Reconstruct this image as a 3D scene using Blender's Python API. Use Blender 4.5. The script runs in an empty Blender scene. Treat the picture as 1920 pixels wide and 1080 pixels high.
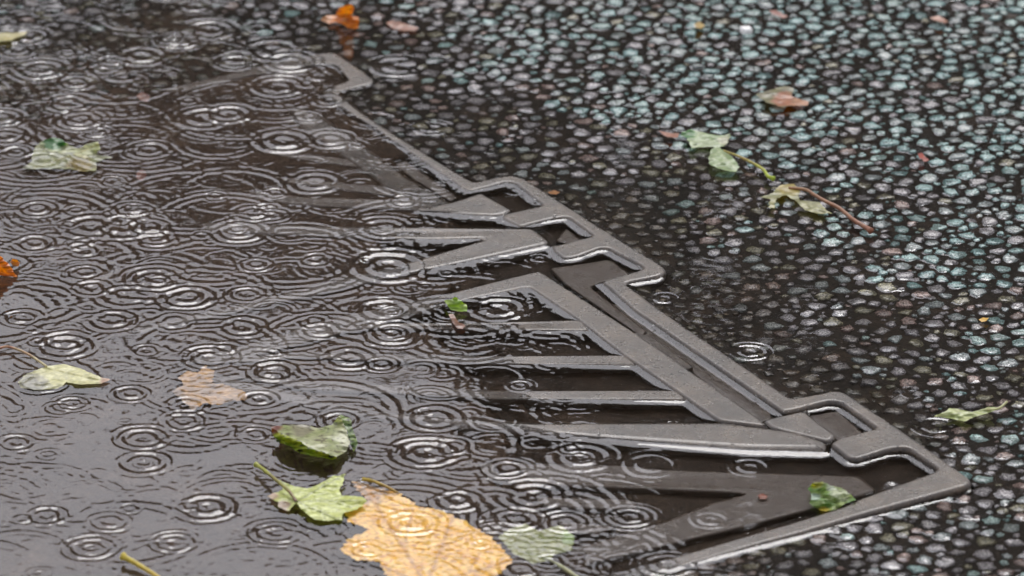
import bpy, math, random
import numpy as np
from mathutils import Vector, Matrix, noise
from mathutils.geometry import tessellate_polygon, delaunay_2d_cdt

random.seed(7)
rng = np.random.default_rng(11)
S = bpy.context.scene
COL = S.collection
R = math.radians

# ------------------------------------------------------------------ camera
ELEV, DIST, HFOV = R(24.3), 3.3, R(8.9)
cam_d = bpy.data.cameras.new('camera')
cam = bpy.data.objects.new('camera', cam_d)
COL.objects.link(cam)
CAM = Vector((0.0, -DIST * math.cos(ELEV), DIST * math.sin(ELEV)))
cam.location = CAM
cam.rotation_euler = (math.pi / 2 - ELEV, 0, 0)
cam_d.sensor_width = 36
cam_d.lens = 18 / math.tan(HFOV / 2)
cam_d.clip_start, cam_d.clip_end = 0.1, 400
cam_d.dof.use_dof = True
cam_d.dof.focus_distance = 3.25
cam_d.dof.aperture_fstop = 14
S.camera = cam

# ------------------------------------------------------------------ light
SUN_EL, SUN_AZ = R(50), R(8)            # azimuth clockwise from +Y: veiled sun high in front of the camera
w = bpy.data.worlds.new('World'); S.world = w; w.use_nodes = True
nt = w.node_tree
bg = nt.nodes['Background']
sky = nt.nodes.new('ShaderNodeTexSky'); sky.sky_type = 'NISHITA'; sky.sun_disc = False
sky.sun_elevation, sky.sun_rotation = SUN_EL, SUN_AZ
sky.dust_density = 4.0
hs = nt.nodes.new('ShaderNodeHueSaturation'); hs.inputs['Saturation'].default_value = 0.22
nt.links.new(sky.outputs[0], hs.inputs['Color'])
wb = nt.nodes.new('ShaderNodeMix'); wb.data_type = 'RGBA'; wb.blend_type = 'MULTIPLY'
wb.inputs[0].default_value = 1; wb.inputs[7].default_value = (.99, .994, 1.065, 1)     # cool overcast light
ga = nt.nodes.new('ShaderNodeGamma'); ga.inputs['Gamma'].default_value = .57       # cloud veil evens the sky out
nt.links.new(hs.outputs[0], ga.inputs['Color']); nt.links.new(ga.outputs[0], wb.inputs[6])
nt.links.new(wb.outputs[2], bg.inputs['Color'])
bg.inputs['Strength'].default_value = 0.15     # kept in the daylight range; the gamma works on the raw sky
sun_d = bpy.data.lights.new('sun', 'SUN'); sun_d.energy = 0.5; sun_d.angle = R(30); sun_d.color = (1, .97, .93)
sun = bpy.data.objects.new('sun', sun_d); COL.objects.link(sun)
dirv = Vector((math.sin(SUN_AZ) * math.cos(SUN_EL), math.cos(SUN_AZ) * math.cos(SUN_EL), math.sin(SUN_EL)))
sun.rotation_euler = dirv.to_track_quat('Z', 'Y').to_euler()
vs = S.view_settings
S.display_settings.display_device = 'sRGB'
vs.view_transform = 'Standard'; vs.look = 'None'; vs.gamma = 1; vs.use_curve_mapping = False
vs.exposure = 2.15
S.render.engine = 'CYCLES'
S.cycles.use_denoising = True
S.cycles.max_bounces = 10
S.cycles.sample_clamp_indirect = 10

# ------------------------------------------------------------------ placing
FPX = 960 / math.tan(HFOV / 2)
CE, SE = math.cos(ELEV), math.sin(ELEV)
def un(u, v, z=0.0):
    """Point of the place at height z seen at photo pixel (u, v)."""
    a, b = (u - 960) / FPX, -(v - 540) / FPX
    dx, dy, dz = a, CE + b * SE, -SE + b * CE
    t = (z - CAM.z) / dz
    return (CAM.x + t * dx, CAM.y + t * dy)
GX, GY = 0.975, 0.222                        # the ironwork tilts up along this direction
P0 = un(874, 600)
def tpar(x, y):
    return (x - P0[0]) * GX + (y - P0[1]) * GY
def ztop(x, y):
    t = tpar(x, y)
    return .0002 + .017 * t + np.minimum(t, 0) * .016
def unt(u, v, dz=0.0):
    x, y = un(u, v)
    for _ in range(3):
        x, y = un(u, v, ztop(x, y) + dz)
    return (x, y)

# ------------------------------------------------------------------ height of the road's stone tops (mm), from spot heights
spots = [(0,0,-2.5),(100,20,-1),(560,15,.1),(300,60,-4.5),(750,100,0),(640,130,-4),(850,200,-1.2),(900,140,.7),(1000,265,.2),
 (950,300,-2),(1100,315,.3),(1050,400,-4),(1350,445,.3),(1250,560,-6),(1330,620,-6),(1400,690,-5.5),(1180,470,-5),(1100,400,-4.5),(1420,560,-2.5),(1500,590,.3),(1430,640,-2.5),(1640,700,.2),
 (1600,730,-5),(1760,740,.3),(1690,800,-4),(1850,830,.5),(1860,930,.4),(1600,1000,-.2),(1720,980,.2),(1400,1060,-1.6),(1300,1080,-2.5),(1100,1080,-6),
 (1300,100,2.2),(1200,200,1.6),(1500,250,1.8),(1500,400,1.1),(1700,500,1.2),(1850,400,2.0),(1850,650,1.0),(1900,800,.7),(1000,50,1.6),
 (1900,50,2.3),(1900,250,2.2),(0,300,-8),(300,300,-6),(0,600,-11),(500,600,-9),(0,1080,-13),(500,1000,-11),(700,700,-9),(600,400,-6),
 (200,150,-6),(2100,500,2.3),(2100,0,2.4),(1500,-60,2.3),(2100,950,1.2),(1800,1130,.8),(700,-60,1.2),(200,-60,.6),(-200,-40,-1),(-250,500,-12),(-250,1100,-14),(1400,1180,-1)]
SP = np.array([(*un(u, v), t * 1e-3) for u, v, t in spots])
def stone_level(x, y):
    x = np.asarray(x, float); y = np.asarray(y, float)
    num = np.zeros_like(x); den = np.zeros_like(x)
    for sx, sy, t in SP:
        wgt = 1.0 / ((x - sx) ** 2 + (y - sy) ** 2 + 1.5e-4) ** 1.6
        num += wgt * t; den += wgt
    lvl = num / den
    lvl = lvl + 0.00030 * np.sin(61 * x + 17) * np.sin(47 * y + 3) + 0.0003 * np.sin(113 * x - 80 * y)
    lvl = np.where(lvl > 0, lvl * .38, lvl)
    far = np.clip((np.hypot(x, y) - 0.65) / 1.0, 0, 1)
    return lvl * (1 - far) + 0.012 * far

# ------------------------------------------------------------------ helpers
def link(o, parent=None):
    COL.objects.link(o)
    if parent is not None: o.parent = parent
    return o
def mesh_obj(name, verts, faces, mat, parent=None, smooth=True):
    me = bpy.data.meshes.new(name)
    me.from_pydata([tuple(v) for v in verts], [], faces)
    if smooth: me.polygons.foreach_set('use_smooth', [True] * len(me.polygons))
    me.materials.append(mat)
    me.update()
    return link(bpy.data.objects.new(name, me), parent)
def tag(o, label=None, cat=None, group=None, kind=None):
    if label: o['label'] = label
    if cat: o['category'] = cat
    if group: o['group'] = group
    if kind: o['kind'] = kind
    return o
def big_mesh(name, co, quads, mat, parent=None):
    me = bpy.data.meshes.new(name)
    me.vertices.add(len(co)); me.vertices.foreach_set('co', np.ascontiguousarray(co, np.float32).ravel())
    n = len(quads); k = quads.shape[1]
    me.loops.add(n * k); me.loops.foreach_set('vertex_index', np.ascontiguousarray(quads, np.int32).ravel())
    me.polygons.add(n); me.polygons.foreach_set('loop_start', np.arange(0, n * k, k, dtype=np.int32))
    me.update(calc_edges=True)
    me.polygons.foreach_set('use_smooth', np.ones(n, bool))
    me.materials.append(mat)
    return link(bpy.data.objects.new(name, me), parent)
def grid_quads(nx, ny):
    i = np.arange((ny - 1) * nx).reshape(ny - 1, nx)[:, :-1].ravel()
    return np.stack([i, i + 1, i + nx + 1, i + nx], 1)
def inside(poly, x, y):
    res = np.zeros(x.shape, bool)
    n = len(poly)
    for i in range(n):
        x1, y1 = poly[i]; x2, y2 = poly[(i + 1) % n]
        if y1 == y2: continue
        c = ((y1 > y) != (y2 > y)) & (x < (x2 - x1) * (y - y1) / (y2 - y1) + x1)
        res ^= c
    return res
def area(p):
    return .5 * sum(p[i][0] * p[(i + 1) % len(p)][1] - p[(i + 1) % len(p)][0] * p[i][1] for i in range(len(p)))
def fillet(p, rad=0.003, seg=3):
    out = []; n = len(p)
    for i in range(n):
        a, b, c = Vector(p[i - 1]), Vector(p[i]), Vector(p[(i + 1) % n])
        d1, d2 = a - b, c - b
        l1, l2 = d1.length, d2.length
        if l1 < 1e-6 or l2 < 1e-6: continue
        r_ = min(rad, .42 * l1, .42 * l2)
        q1, q2 = b + d1 / l1 * r_, b + d2 / l2 * r_
        for k in range(seg + 1):
            t = k / seg
            out.append(tuple(q1 * (1 - t) ** 2 + b * 2 * t * (1 - t) + q2 * t * t))
    return out
def inset(p, d):
    """Move a CCW loop inwards by d."""
    n = len(p); out = []
    for i in range(n):
        a, b, c = Vector(p[i - 1]), Vector(p[i]), Vector(p[(i + 1) % n])
        e1 = (b - a).normalized(); e2 = (c - b).normalized()
        n1 = Vector((-e1.y, e1.x)); n2 = Vector((-e2.y, e2.x))
        m = n1 + n2
        if m.length < 1e-6: m = n1
        m.normalize()
        k = max(.45, m.dot(n1))
        out.append(tuple(b + m * (d / k)))
    return out
IRON_MASKS = []                          # (outline, holes, height offset) of every piece that can stand out of the water
def casting(name, outer, mat, parent, holes=(), bev=0.0021, depth=0.022, dz=0.0, rad=0.003, mask=True, seg=5, zf=ztop):
    """A cast-iron piece: plan outline, rounded top edges, walls going down."""
    loops = []
    for k, lp in enumerate([outer, *holes]):
        lp = fillet(lp, rad)
        if (area(lp) < 0) != (k > 0): lp = lp[::-1]
        loops.append(lp)
    verts, faces = [], []
    caps = []
    for lp in loops:
        n = len(lp)
        rings = [(0.0, depth)]
        for s in range(seg + 1):
            ph = math.pi / 2 * (1 - s / seg)
            rings.append((bev * (1 - math.sin(ph)), bev * (1 - math.cos(ph))))
        first = len(verts)
        for ins, drop in rings:
            for x, y in inset(lp, ins):
                verts.append((x, y, zf(x, y) + dz - drop))
        for r_ in range(len(rings) - 1):
            for i in range(n):
                j = (i + 1) % n
                b0, b1 = first + r_ * n, first + (r_ + 1) * n
                faces.append((b0 + i, b0 + j, b1 + j, b1 + i))
        caps.append(inset(lp, bev))
    vv = [[Vector((x, y, 0)) for x, y in c] for c in caps]
    flat = [p for c in caps for p in c]
    off = len(verts)
    for x, y in flat: verts.append((x, y, zf(x, y) + dz))
    for t in tessellate_polygon(vv):
        a, b, c = (flat[i] for i in t)
        cr = (b[0] - a[0]) * (c[1] - a[1]) - (c[0] - a[0]) * (b[1] - a[1])
        if abs(cr) < 1e-14: continue
        faces.append(tuple(off + i for i in (t if cr > 0 else t[::-1])))
    o = mesh_obj(name, verts, faces, mat, parent)
    if mask: IRON_MASKS.append((loops[0], loops[1:], dz, zf))
    return o

# ------------------------------------------------------------------ materials
def new_mat(name):
    m = bpy.data.materials.new(name); m.use_nodes = True
    return m, m.node_tree, m.node_tree.nodes['Principled BSDF']
def node(t, kind, **kw):
    n = t.nodes.new(kind)
    for k, v in kw.items():
        if k in n.inputs.keys(): n.inputs[k].default_value = v
        else: setattr(n, k, v)
    return n
def ramp(t, stops):
    r_ = t.nodes.new('ShaderNodeValToRGB')
    e = r_.color_ramp.elements
    while len(e) < len(stops): e.new(.5)
    for el, (p, c) in zip(e, stops):
        el.position = p; el.color = (*c, 1)
    return r_
def mat_iron():
    m, t, b = new_mat('wet_cast_iron')
    co = node(t, 'ShaderNodeTexCoord')
    n1 = node(t, 'ShaderNodeTexNoise', Scale=900.0, Detail=4.0, Roughness=.7)
    n2 = node(t, 'ShaderNodeTexNoise', Scale=45.0, Detail=5.0, Roughness=.6)
    n3 = node(t, 'ShaderNodeTexNoise', Scale=85.0, Detail=5.0, Roughness=.65)
    for n in (n1, n2, n3): t.links.new(co.outputs['Object'], n.inputs['Vector'])
    r1 = ramp(t, [(.3, (.014, .0088, .005)), (.52, (.036, .0242, .0148)), (.75, (.070, .050, .032))])
    t.links.new(n2.outputs[0], r1.inputs[0])
    r2 = ramp(t, [(.33, (.38, .36, .34)), (.52, (.98, .97, .95)), (.72, (1.9, 1.85, 1.8))])
    t.links.new(n1.outputs[0], r2.inputs[0])
    mx = node(t, 'ShaderNodeMix', data_type='RGBA', blend_type='MULTIPLY'); mx.inputs[0].default_value = 1
    t.links.new(r1.outputs[0], mx.inputs[6]); t.links.new(r2.outputs[0], mx.inputs[7])
    ge = node(t, 'ShaderNodeNewGeometry'); sp = node(t, 'ShaderNodeSeparateXYZ')
    t.links.new(ge.outputs['Position'], sp.inputs[0])
    ns = node(t, 'ShaderNodeTexNoise', Scale=70.0, Detail=5.0, Roughness=.7)
    t.links.new(co.outputs['Object'], ns.inputs['Vector'])
    ad = node(t, 'ShaderNodeMath', operation='MULTIPLY_ADD'); ad.inputs[1].default_value = .0022; ad.inputs[2].default_value = -.0011
    t.links.new(ns.outputs[0], ad.inputs[0])
    a2 = node(t, 'ShaderNodeMath', operation='ADD')
    t.links.new(sp.outputs[2], a2.inputs[0]); t.links.new(ad.outputs[0], a2.inputs[1])
    mr = node(t, 'ShaderNodeMapRange'); mr.inputs['From Min'].default_value = -.0002; mr.inputs['From Max'].default_value = -.0015
    t.links.new(a2.outputs[0], mr.inputs['Value'])
    m3 = node(t, 'ShaderNodeMix', data_type='RGBA'); m3.inputs[7].default_value = (.058, .041, .029, 1)   # settled silt
    t.links.new(mr.outputs[0], m3.inputs[0]); t.links.new(mx.outputs[2], m3.inputs[6])
    t.links.new(m3.outputs[2], b.inputs['Base Color'])
    rr = ramp(t, [(.36, (.17,) * 3), (.62, (.42,) * 3)])
    t.links.new(n3.outputs[0], rr.inputs[0]); t.links.new(rr.outputs[0], b.inputs['Roughness'])
    bp = node(t, 'ShaderNodeBump', Strength=.75, Distance=.0005)
    t.links.new(n1.outputs[0], bp.inputs['Height'])
    t.links.new(bp.outputs[0], b.inputs['Normal'])
    b.inputs['Specular IOR Level'].default_value = .36; b.inputs['Coat Weight'].default_value = .35; b.inputs['Coat Roughness'].default_value = .09; b.inputs['Coat IOR'].default_value = 1.33
    return m
def mat_ground():
    m, t, b = new_mat('bitumen_and_silt')
    co = node(t, 'ShaderNodeTexCoord')
    n1 = node(t, 'ShaderNodeTexNoise', Scale=30.0, Detail=6.0, Roughness=.65)
    n2 = node(t, 'ShaderNodeTexNoise', Scale=700.0, Detail=3.0)
    for n in (n1, n2): t.links.new(co.outputs['Object'], n.inputs['Vector'])
    r1 = ramp(t, [(.3, (.0065, .0045, .0027)), (.55, (.0150, .0098, .0057)), (.8, (.034, .0215, .0125))])
    t.links.new(n1.outputs[0], r1.inputs[0])
    r2 = ramp(t, [(.35, (.6,) * 3), (.75, (1.6, 1.55, 1.5))])
    t.links.new(n2.outputs[0], r2.inputs[0])
    mx = node(t, 'ShaderNodeMix', data_type='RGBA', blend_type='MULTIPLY'); mx.inputs[0].default_value = 1
    t.links.new(r1.outputs[0], mx.inputs[6]); t.links.new(r2.outputs[0], mx.inputs[7])
    at = node(t, 'ShaderNodeAttribute', attribute_name='silt_haze')
    r3 = ramp(t, [(.28, (.020, .0115, .0062)), (.55, (.037, .0222, .0128)), (.8, (.064, .041, .025))])
    t.links.new(n1.outputs[0], r3.inputs[0])
    m2 = node(t, 'ShaderNodeMix', data_type='RGBA', blend_type='MULTIPLY'); m2.inputs[0].default_value = .6
    t.links.new(r3.outputs[0], m2.inputs[6]); t.links.new(r2.outputs[0], m2.inputs[7])
    m3 = node(t, 'ShaderNodeMix', data_type='RGBA')
    t.links.new(at.outputs['Fac'], m3.inputs[0]); t.links.new(mx.outputs[2], m3.inputs[6]); t.links.new(m2.outputs[2], m3.inputs[7])
    t.links.new(m3.outputs[2], b.inputs['Base Color'])
    bp = node(t, 'ShaderNodeBump', Strength=.6, Distance=.0006)
    t.links.new(n2.outputs[0], bp.inputs['Height']); t.links.new(bp.outputs[0], b.inputs['Normal'])
    b.inputs['Roughness'].default_value = .6; b.inputs['Specular IOR Level'].default_value = .12
    return m
def mat_stone():
    m, t, b = new_mat('wet_stone_chip')
    at = node(t, 'ShaderNodeAttribute', attribute_name='tint')
    co = node(t, 'ShaderNodeNewGeometry')
    n1 = node(t, 'ShaderNodeTexNoise', Scale=1100.0, Detail=3.0, Roughness=.7)
    n2 = node(t, 'ShaderNodeTexNoise', Scale=330.0, Detail=2.0)
    for n in (n1, n2): t.links.new(co.outputs['Position'], n.inputs['Vector'])
    r1 = ramp(t, [(.36, (.22, .22, .22)), (.52, (.95, .95, .95)), (.70, (2.2, 2.25, 2.15))])
    t.links.new(n1.outputs[0], r1.inputs[0])
    mx = node(t, 'ShaderNodeMix', data_type='RGBA', blend_type='MULTIPLY'); mx.inputs[0].default_value = 1
    t.links.new(at.outputs['Color'], mx.inputs[6]); t.links.new(r1.outputs[0], mx.inputs[7])
    t.links.new(mx.outputs[2], b.inputs['Base Color'])
    bp = node(t, 'ShaderNodeBump', Strength=.55, Distance=.0007)
    t.links.new(n2.outputs[0], bp.inputs['Height'])
    bp2 = node(t, 'ShaderNodeBump', Strength=.5, Distance=.0003)
    t.links.new(n1.outputs[0], bp2.inputs['Height']); t.links.new(bp.outputs[0], bp2.inputs['Normal'])
    t.links.new(bp2.outputs[0], b.inputs['Normal'])
    b.inputs['Roughness'].default_value = .26; b.inputs['Specular IOR Level'].default_value = .28
    return m
def mat_water():
    m = bpy.data.materials.new('puddle_water'); m.use_nodes = True
    t = m.node_tree; t.nodes.clear()
    out = node(t, 'ShaderNodeOutputMaterial')
    g = node(t, 'ShaderNodeBsdfGlass', IOR=1.333, Roughness=0.0)
    g.inputs['Color'].default_value = (1, 1, 1, 1)
    ge = node(t, 'ShaderNodeNewGeometry')
    ln = node(t, 'ShaderNodeVectorMath', operation='LENGTH'); t.links.new(ge.outputs['Position'], ln.inputs[0])
    mr = node(t, 'ShaderNodeMapRange'); mr.inputs['From Min'].default_value = .40; mr.inputs['From Max'].default_value = .55
    t.links.new(ln.outputs['Value'], mr.inputs['Value'])
    vo = node(t, 'ShaderNodeTexVoronoi', Scale=28.0); t.links.new(ge.outputs['Position'], vo.inputs['Vector'])
    sn = node(t, 'ShaderNodeMath', operation='MULTIPLY'); sn.inputs[1].default_value = 46.0; t.links.new(vo.outputs['Distance'], sn.inputs[0])
    si = node(t, 'ShaderNodeMath', operation='SINE'); t.links.new(sn.outputs[0], si.inputs[0])
    bp = node(t, 'ShaderNodeBump', Distance=.0001); t.links.new(mr.outputs[0], bp.inputs['Strength']); t.links.new(si.outputs[0], bp.inputs['Height'])
    t.links.new(bp.outputs[0], g.inputs['Normal'])
    t.links.new(g.outputs[0], out.inputs[0])
    return m
def mat_leaf(name, rough=.34, transl=.26):
    m, t, b = new_mat(name)
    at = node(t, 'ShaderNodeAttribute', attribute_name='tint')
    co = node(t, 'ShaderNodeNewGeometry')
    n1 = node(t, 'ShaderNodeTexNoise', Scale=420.0, Detail=4.0)
    t.links.new(co.outputs['Position'], n1.inputs['Vector'])
    r1 = ramp(t, [(.3, (.7,) * 3), (.7, (1.25,) * 3)])
    t.links.new(n1.outputs[0], r1.inputs[0])
    mx = node(t, 'ShaderNodeMix', data_type='RGBA', blend_type='MULTIPLY'); mx.inputs[0].default_value = 1
    t.links.new(at.outputs['Color'], mx.inputs[6]); t.links.new(r1.outputs[0], mx.inputs[7])
    t.links.new(mx.outputs[2], b.inputs['Base Color'])
    bp = node(t, 'ShaderNodeBump', Strength=.4, Distance=.0005)
    t.links.new(n1.outputs[0], bp.inputs['Height']); t.links.new(bp.outputs[0], b.inputs['Normal'])
    b.inputs['Roughness'].default_value = rough; b.inputs['Specular IOR Level'].default_value = .38
    tr = node(t, 'ShaderNodeBsdfTranslucent')
    sat = node(t, 'ShaderNodeHueSaturation', Saturation=1.3, Value=2.2)
    t.links.new(mx.outputs[2], sat.inputs['Color']); t.links.new(sat.outputs[0], tr.inputs['Color'])
    ms = node(t, 'ShaderNodeMixShader'); ms.inputs[0].default_value = transl
    t.links.new(b.outputs[0], ms.inputs[1]); t.links.new(tr.outputs[0], ms.inputs[2])
    t.links.new(ms.outputs[0], t.nodes['Material Output'].inputs['Surface'])
    return m
def mat_plain(name, col, rough=.8):
    m, t, b = new_mat(name)
    n1 = node(t, 'ShaderNodeTexNoise', Scale=6.0, Detail=4.0)
    r1 = ramp(t, [(.3, tuple(c * .6 for c in col)), (.7, tuple(c * 1.4 for c in col))])
    t.links.new(n1.outputs[0], r1.inputs[0]); t.links.new(r1.outputs[0], b.inputs['Base Color'])
    b.inputs['Roughness'].default_value = rough
    return m
IRON, GROUND, STONE, WATER, LEAF = mat_iron(), mat_ground(), mat_stone(), mat_water(), mat_leaf('wet_leaf')
SUNK_LEAF = mat_leaf('sunken_leaf', transl=.04)
FOLIAGE, BARK = mat_plain('dark_foliage', (.035, .04, .02)), mat_plain('bark', (.05, .04, .03))

# ------------------------------------------------------------------ frame plan (traced at the height of the iron's top)
A_, B_ = unt(630, 97), unt(1822, 905)
C0 = unt(1400, 1026)
db = Vector(C0) - Vector(B_); db.normalize()
side = (Vector(A_) - Vector(B_)).length
C_ = tuple(Vector(B_) + db * side)
D_ = tuple(Vector(A_) + db * side)
def T_(pts): return [unt(u, v) for u, v in pts]
outer_px = [(526,115),(604,98),(630,97),(644,107),(682,132),(704,150),(700,157),(642,171),(640,178),(675,207),(735,247),(820,300),(889,341),
 (930,331),(961,327),(983,333),(1110,415),(1248,501),(1248,509),(1238,517),(1172,530),(1230,573),(1300,622),(1390,682),(1484,747),
 (1564,731),(1584,734),(1700,812),(1818,895),(1822,903),(1813,910),(1763,924),(1607,967),(1504,998),(1400,1026)]
outer = T_(outer_px) + [C_, D_]
wbar = Vector(T_([(1400,1003)])[0]) - Vector(C0)
dab = (Vector(B_) - Vector(A_)).normalized()
inner_px = [(1400,1003),(1478,981),(1581,949),(1609,935),(1720,895),(1752,883),(1756,875),(1700,838),(1671,840),(1609,860),(1591,858),(1556,831),(1569,821),
 (1638,803),(1641,799),(1576,754),(1556,751),(1489,768),(1468,772),(1220,602),(1191,583),(1126,526),(1197,506),(1206,499),(1150,471),(1140,465),(1125,465),(1084,481),
 (1056,485),(1037,470),(1033,458),(1046,458),(1112,441),(1064,406),(1034,410),(980,424),(972,424),(940,409),(942,401),(1018,384),(964,343),(948,341),(917,350),(878,359),(865,352),
 (791,302),(700,240),(610,187),(596,170),(652,150),(628,122),(605,120),(570,126),(459,147)]
hole = T_(inner_px)
cin = Vector(C_) - dab * 0.014 - db * 0.014
din = Vector(D_) + dab * 0.014 - db * 0.014
hole = hole + [tuple(din), tuple(cin)]

FRAME_OUT, FRAME_HOLE = fillet(outer), fillet(hole)

# ------------------------------------------------------------------ ground sheet
x0, x1, y0, y1 = -.34, .34, -.40, .48
def bed(x, y):
    z = stone_level(x, y) - 0.0011
    fr = inside(FRAME_OUT, x, y)
    t = tpar(x, y) + .012 * np.sin(70 * y + 9 * np.sin(31 * x)) + .008 * np.sin(160 * y + 40 * x + 3 * np.sin(90 * x)) + .005 * np.sin(410 * y + 2.5 * np.sin(230 * x)) * np.sin(290 * x + 1)
    b = np.clip((-t + .004 + .22 * np.clip(y - .03, 0, .2)) / .036, 0, 1); b = b * b * (3 - 2 * b)                 # silt bank added over the sunken side in place of hazy water
    z = np.where(fr, np.minimum(np.minimum(z + .004 * b, ztop(x, y) - 0.011 + .0122 * b), -.0028), z)
    silt_haze = np.where(fr, .5 + .5 * b, np.clip((-stone_level(x, y) - .0015) / .0045, 0, 1) * np.clip((-t + .03) / .06, .1, 1))  # silt tone, also painting in the brown haze of murky water
    z = z + 0.0005 * np.sin(210 * x + 35 * np.sin(60 * y)) * np.sin(190 * y + 11 * np.sin(75 * x))
    return z, silt_haze
gx = np.concatenate([[-80, -20, -6, -2.5, -1.4, -.9, -.6, -.45], np.arange(x0, x1 + 1e-6, .0025), [.45, .6, .9, 1.4, 2.5, 6, 20, 80]])
gy = np.concatenate([[-80, -20, -6, -2.5, -1.4, -.9, -.6], np.arange(y0, y1 + 1e-6, .0025), [.6, .9, 1.4, 2.5, 6, 20, 80, 200]])
X, Y = np.meshgrid(gx, gy)
BED, SILT_HAZE = bed(X, Y)
road = big_mesh('road', np.stack([X, Y, BED], 2).reshape(-1, 3), grid_quads(len(gx), len(gy)), GROUND)
at_ = road.data.attributes.new('silt_haze', 'FLOAT', 'POINT'); at_.data.foreach_set('value', SILT_HAZE.astype(np.float32).ravel())
tag(road, 'dark wet bitumen road surface set with stone chips', kind='structure')

# ------------------------------------------------------------------ stone chips set in the road
def stone_variant():
    n = 11
    ang = np.sort(np.linspace(0, 2 * math.pi, n, endpoint=False) + rng.uniform(-.22, .22, n))
    el = rng.uniform(1.1, 2.3)
    k = rng.integers(3, 6); ph = rng.uniform(0, 6.28)
    rad = 1 + .15 * np.cos(k * ang + ph) + rng.uniform(-.17, .15, n)
    rad = rad / np.sqrt((np.cos(ang) * el ** .5) ** 2 / el ** 1.0 * 1.0 + (np.sin(ang) * el ** .5) ** 2 * 1.0) 
    return ang, rad, [(1.04, -1.0), (1.0, -.26), (.9, -.05), (.5, 0.01)], rng.uniform(-.13, .13, (4, n)), rng.uniform(-.07, .05)
VARS = [stone_variant() for _ in range(28)]
PALETTE = [(.122, .176, .163), (.142, .190, .172), (.094, .146, .138), (.128, .142, .136), (.13, .118, .118), (.11, .10, .098),
           (.125, .088, .075), (.10, .09, .058), (.135, .15, .14)]
def stone_geo(v, r_, h, tilt, rz, cx, cy, top):
    ang, rad, prof, jit, ctr = VARS[v]
    vs_, fs = [], []
    n = len(ang)
    for q, (f, z) in enumerate(prof):
        for i in range(n):
            rr = rad[i] * r_ * f
            x, y = rr * math.cos(ang[i]), rr * math.sin(ang[i])
            vs_.append((x, y, h * (z + (jit[q][i] * .5 if q > 1 else 0))))
    vs_.append((0, 0, h * (ctr + .03)))
    for q in range(len(prof) - 1):
        for i in range(n):
            j = (i + 1) % n
            fs.append((q * n + i, q * n + j, (q + 1) * n + j, (q + 1) * n + i))
    q = len(prof) - 1
    for i in range(n): fs.append((q * n + i, q * n + (i + 1) % n, len(vs_) - 1))
    M = Matrix.Translation((cx, cy, top)) @ Matrix.Rotation(rz, 4, 'Z') @ Matrix.Rotation(tilt[0], 4, 'X') @ Matrix.Rotation(tilt[1], 4, 'Y')
    return vs_, fs, M
cell = .0118; hashg = {}
stones = []
N_TRY = 230000
sx = rng.uniform(-.335, .335, N_TRY); sy = rng.uniform(-.37, .46, N_TRY)
m_ = rng.random(N_TRY) < .3                      # a share goes to the road round the picture
sx[m_] = rng.uniform(-.335, .62, m_.sum()); sy[m_] = rng.uniform(-.6, .8, m_.sum())
lv = stone_level(sx, sy)
infr = inside(inset(FRAME_OUT, -0.002) if area(FRAME_OUT) > 0 else inset(FRAME_OUT, 0.002), sx, sy)
srad = np.sort(np.clip(rng.lognormal(math.log(.0027), .40, N_TRY), .0010, .0052))[::-1]
srad = np.concatenate([rng.permutation(c) for c in np.array_split(srad, 14)])
keep_p = rng.random(N_TRY)
gap = rng.uniform(-.0006, .0005, N_TRY) 
for i in range(N_TRY):
    if infr[i]: continue
    x, y, L, r_ = sx[i], sy[i], lv[i], srad[i]
    if L < -.0075 and keep_p[i] > .04: continue
    if L < -.004 and keep_p[i] > .55: continue
    if L < -.0012 and keep_p[i] > .72: continue
    if keep_p[i] > .95 - .75 * max(0, noise.noise(Vector((x * 26, y * 19, 3.3)))): continue
    gi, gj = int(x // cell), int(y // cell)
    ok = True
    for a in (-1, 0, 1):
        for b in (-1, 0, 1):
            for (px, py, pr) in hashg.get((gi + a, gj + b), ()):
                if (px - x) ** 2 + (py - y) ** 2 < ((pr + r_) * 1.0 + gap[i]) ** 2: ok = False; break
            if not ok: break
        if not ok: break
    if not ok: continue
    hashg.setdefault((gi, gj), []).append((x, y, r_))
    stones.append((x, y, L, r_))
ST = []
for (x, y, L, r_) in stones:
    h = .0024 * (.7 + .4 * r_ / .0027)
    teal = min(.82, max(.03, .10 + L * 1250))
    if random.random() < teal: c = random.choice((0, 1, 2, 0, 2, 3, 8))
    else: c = random.choice((3, 4, 5, 4, 5, 6, 7))
    top = L + random.uniform(-.0006, .0005) - (.0005 if r_ < .0019 else 0)
    sunk = min(1, max(0, (-L - .0006) / .002)); top -= .0003 * sunk          # half buried in silt where flooded
    ST.append(dict(x=x, y=y, r=r_, h=h, v=random.randrange(len(VARS)), c=c, rz=random.uniform(0, 6.28),
                   tilt=(random.gauss(0, .06), random.gauss(0, .06)), top=top, L=L))
def in_view(x, y):
    d = Vector((x, y, 0)) - CAM
    dep = d.y * CE - d.z * SE
    u = d.x / dep * FPX; v = (d.y * SE + d.z * CE) / dep * FPX
    return abs(u) < 955 and abs(v) < 535
def set_tint(me, cols):
    at = me.color_attributes.new('tint', 'FLOAT_COLOR', 'POINT')
    at.data.foreach_set('color', np.ascontiguousarray(np.concatenate([cols, np.ones((len(cols), 1))], 1), np.float32).ravel())
cand = [i for i, s in enumerate(ST) if in_view(s['x'], s['y']) and s['top'] > -.0009]
cand.sort(key=lambda i: -ST[i]['r'] * (1.0 if ST[i]['top'] > -.0005 else .8))
solo = set(cand[:295])
mesh_cache = {}
bv, bf, bc = [], [], []
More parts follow.
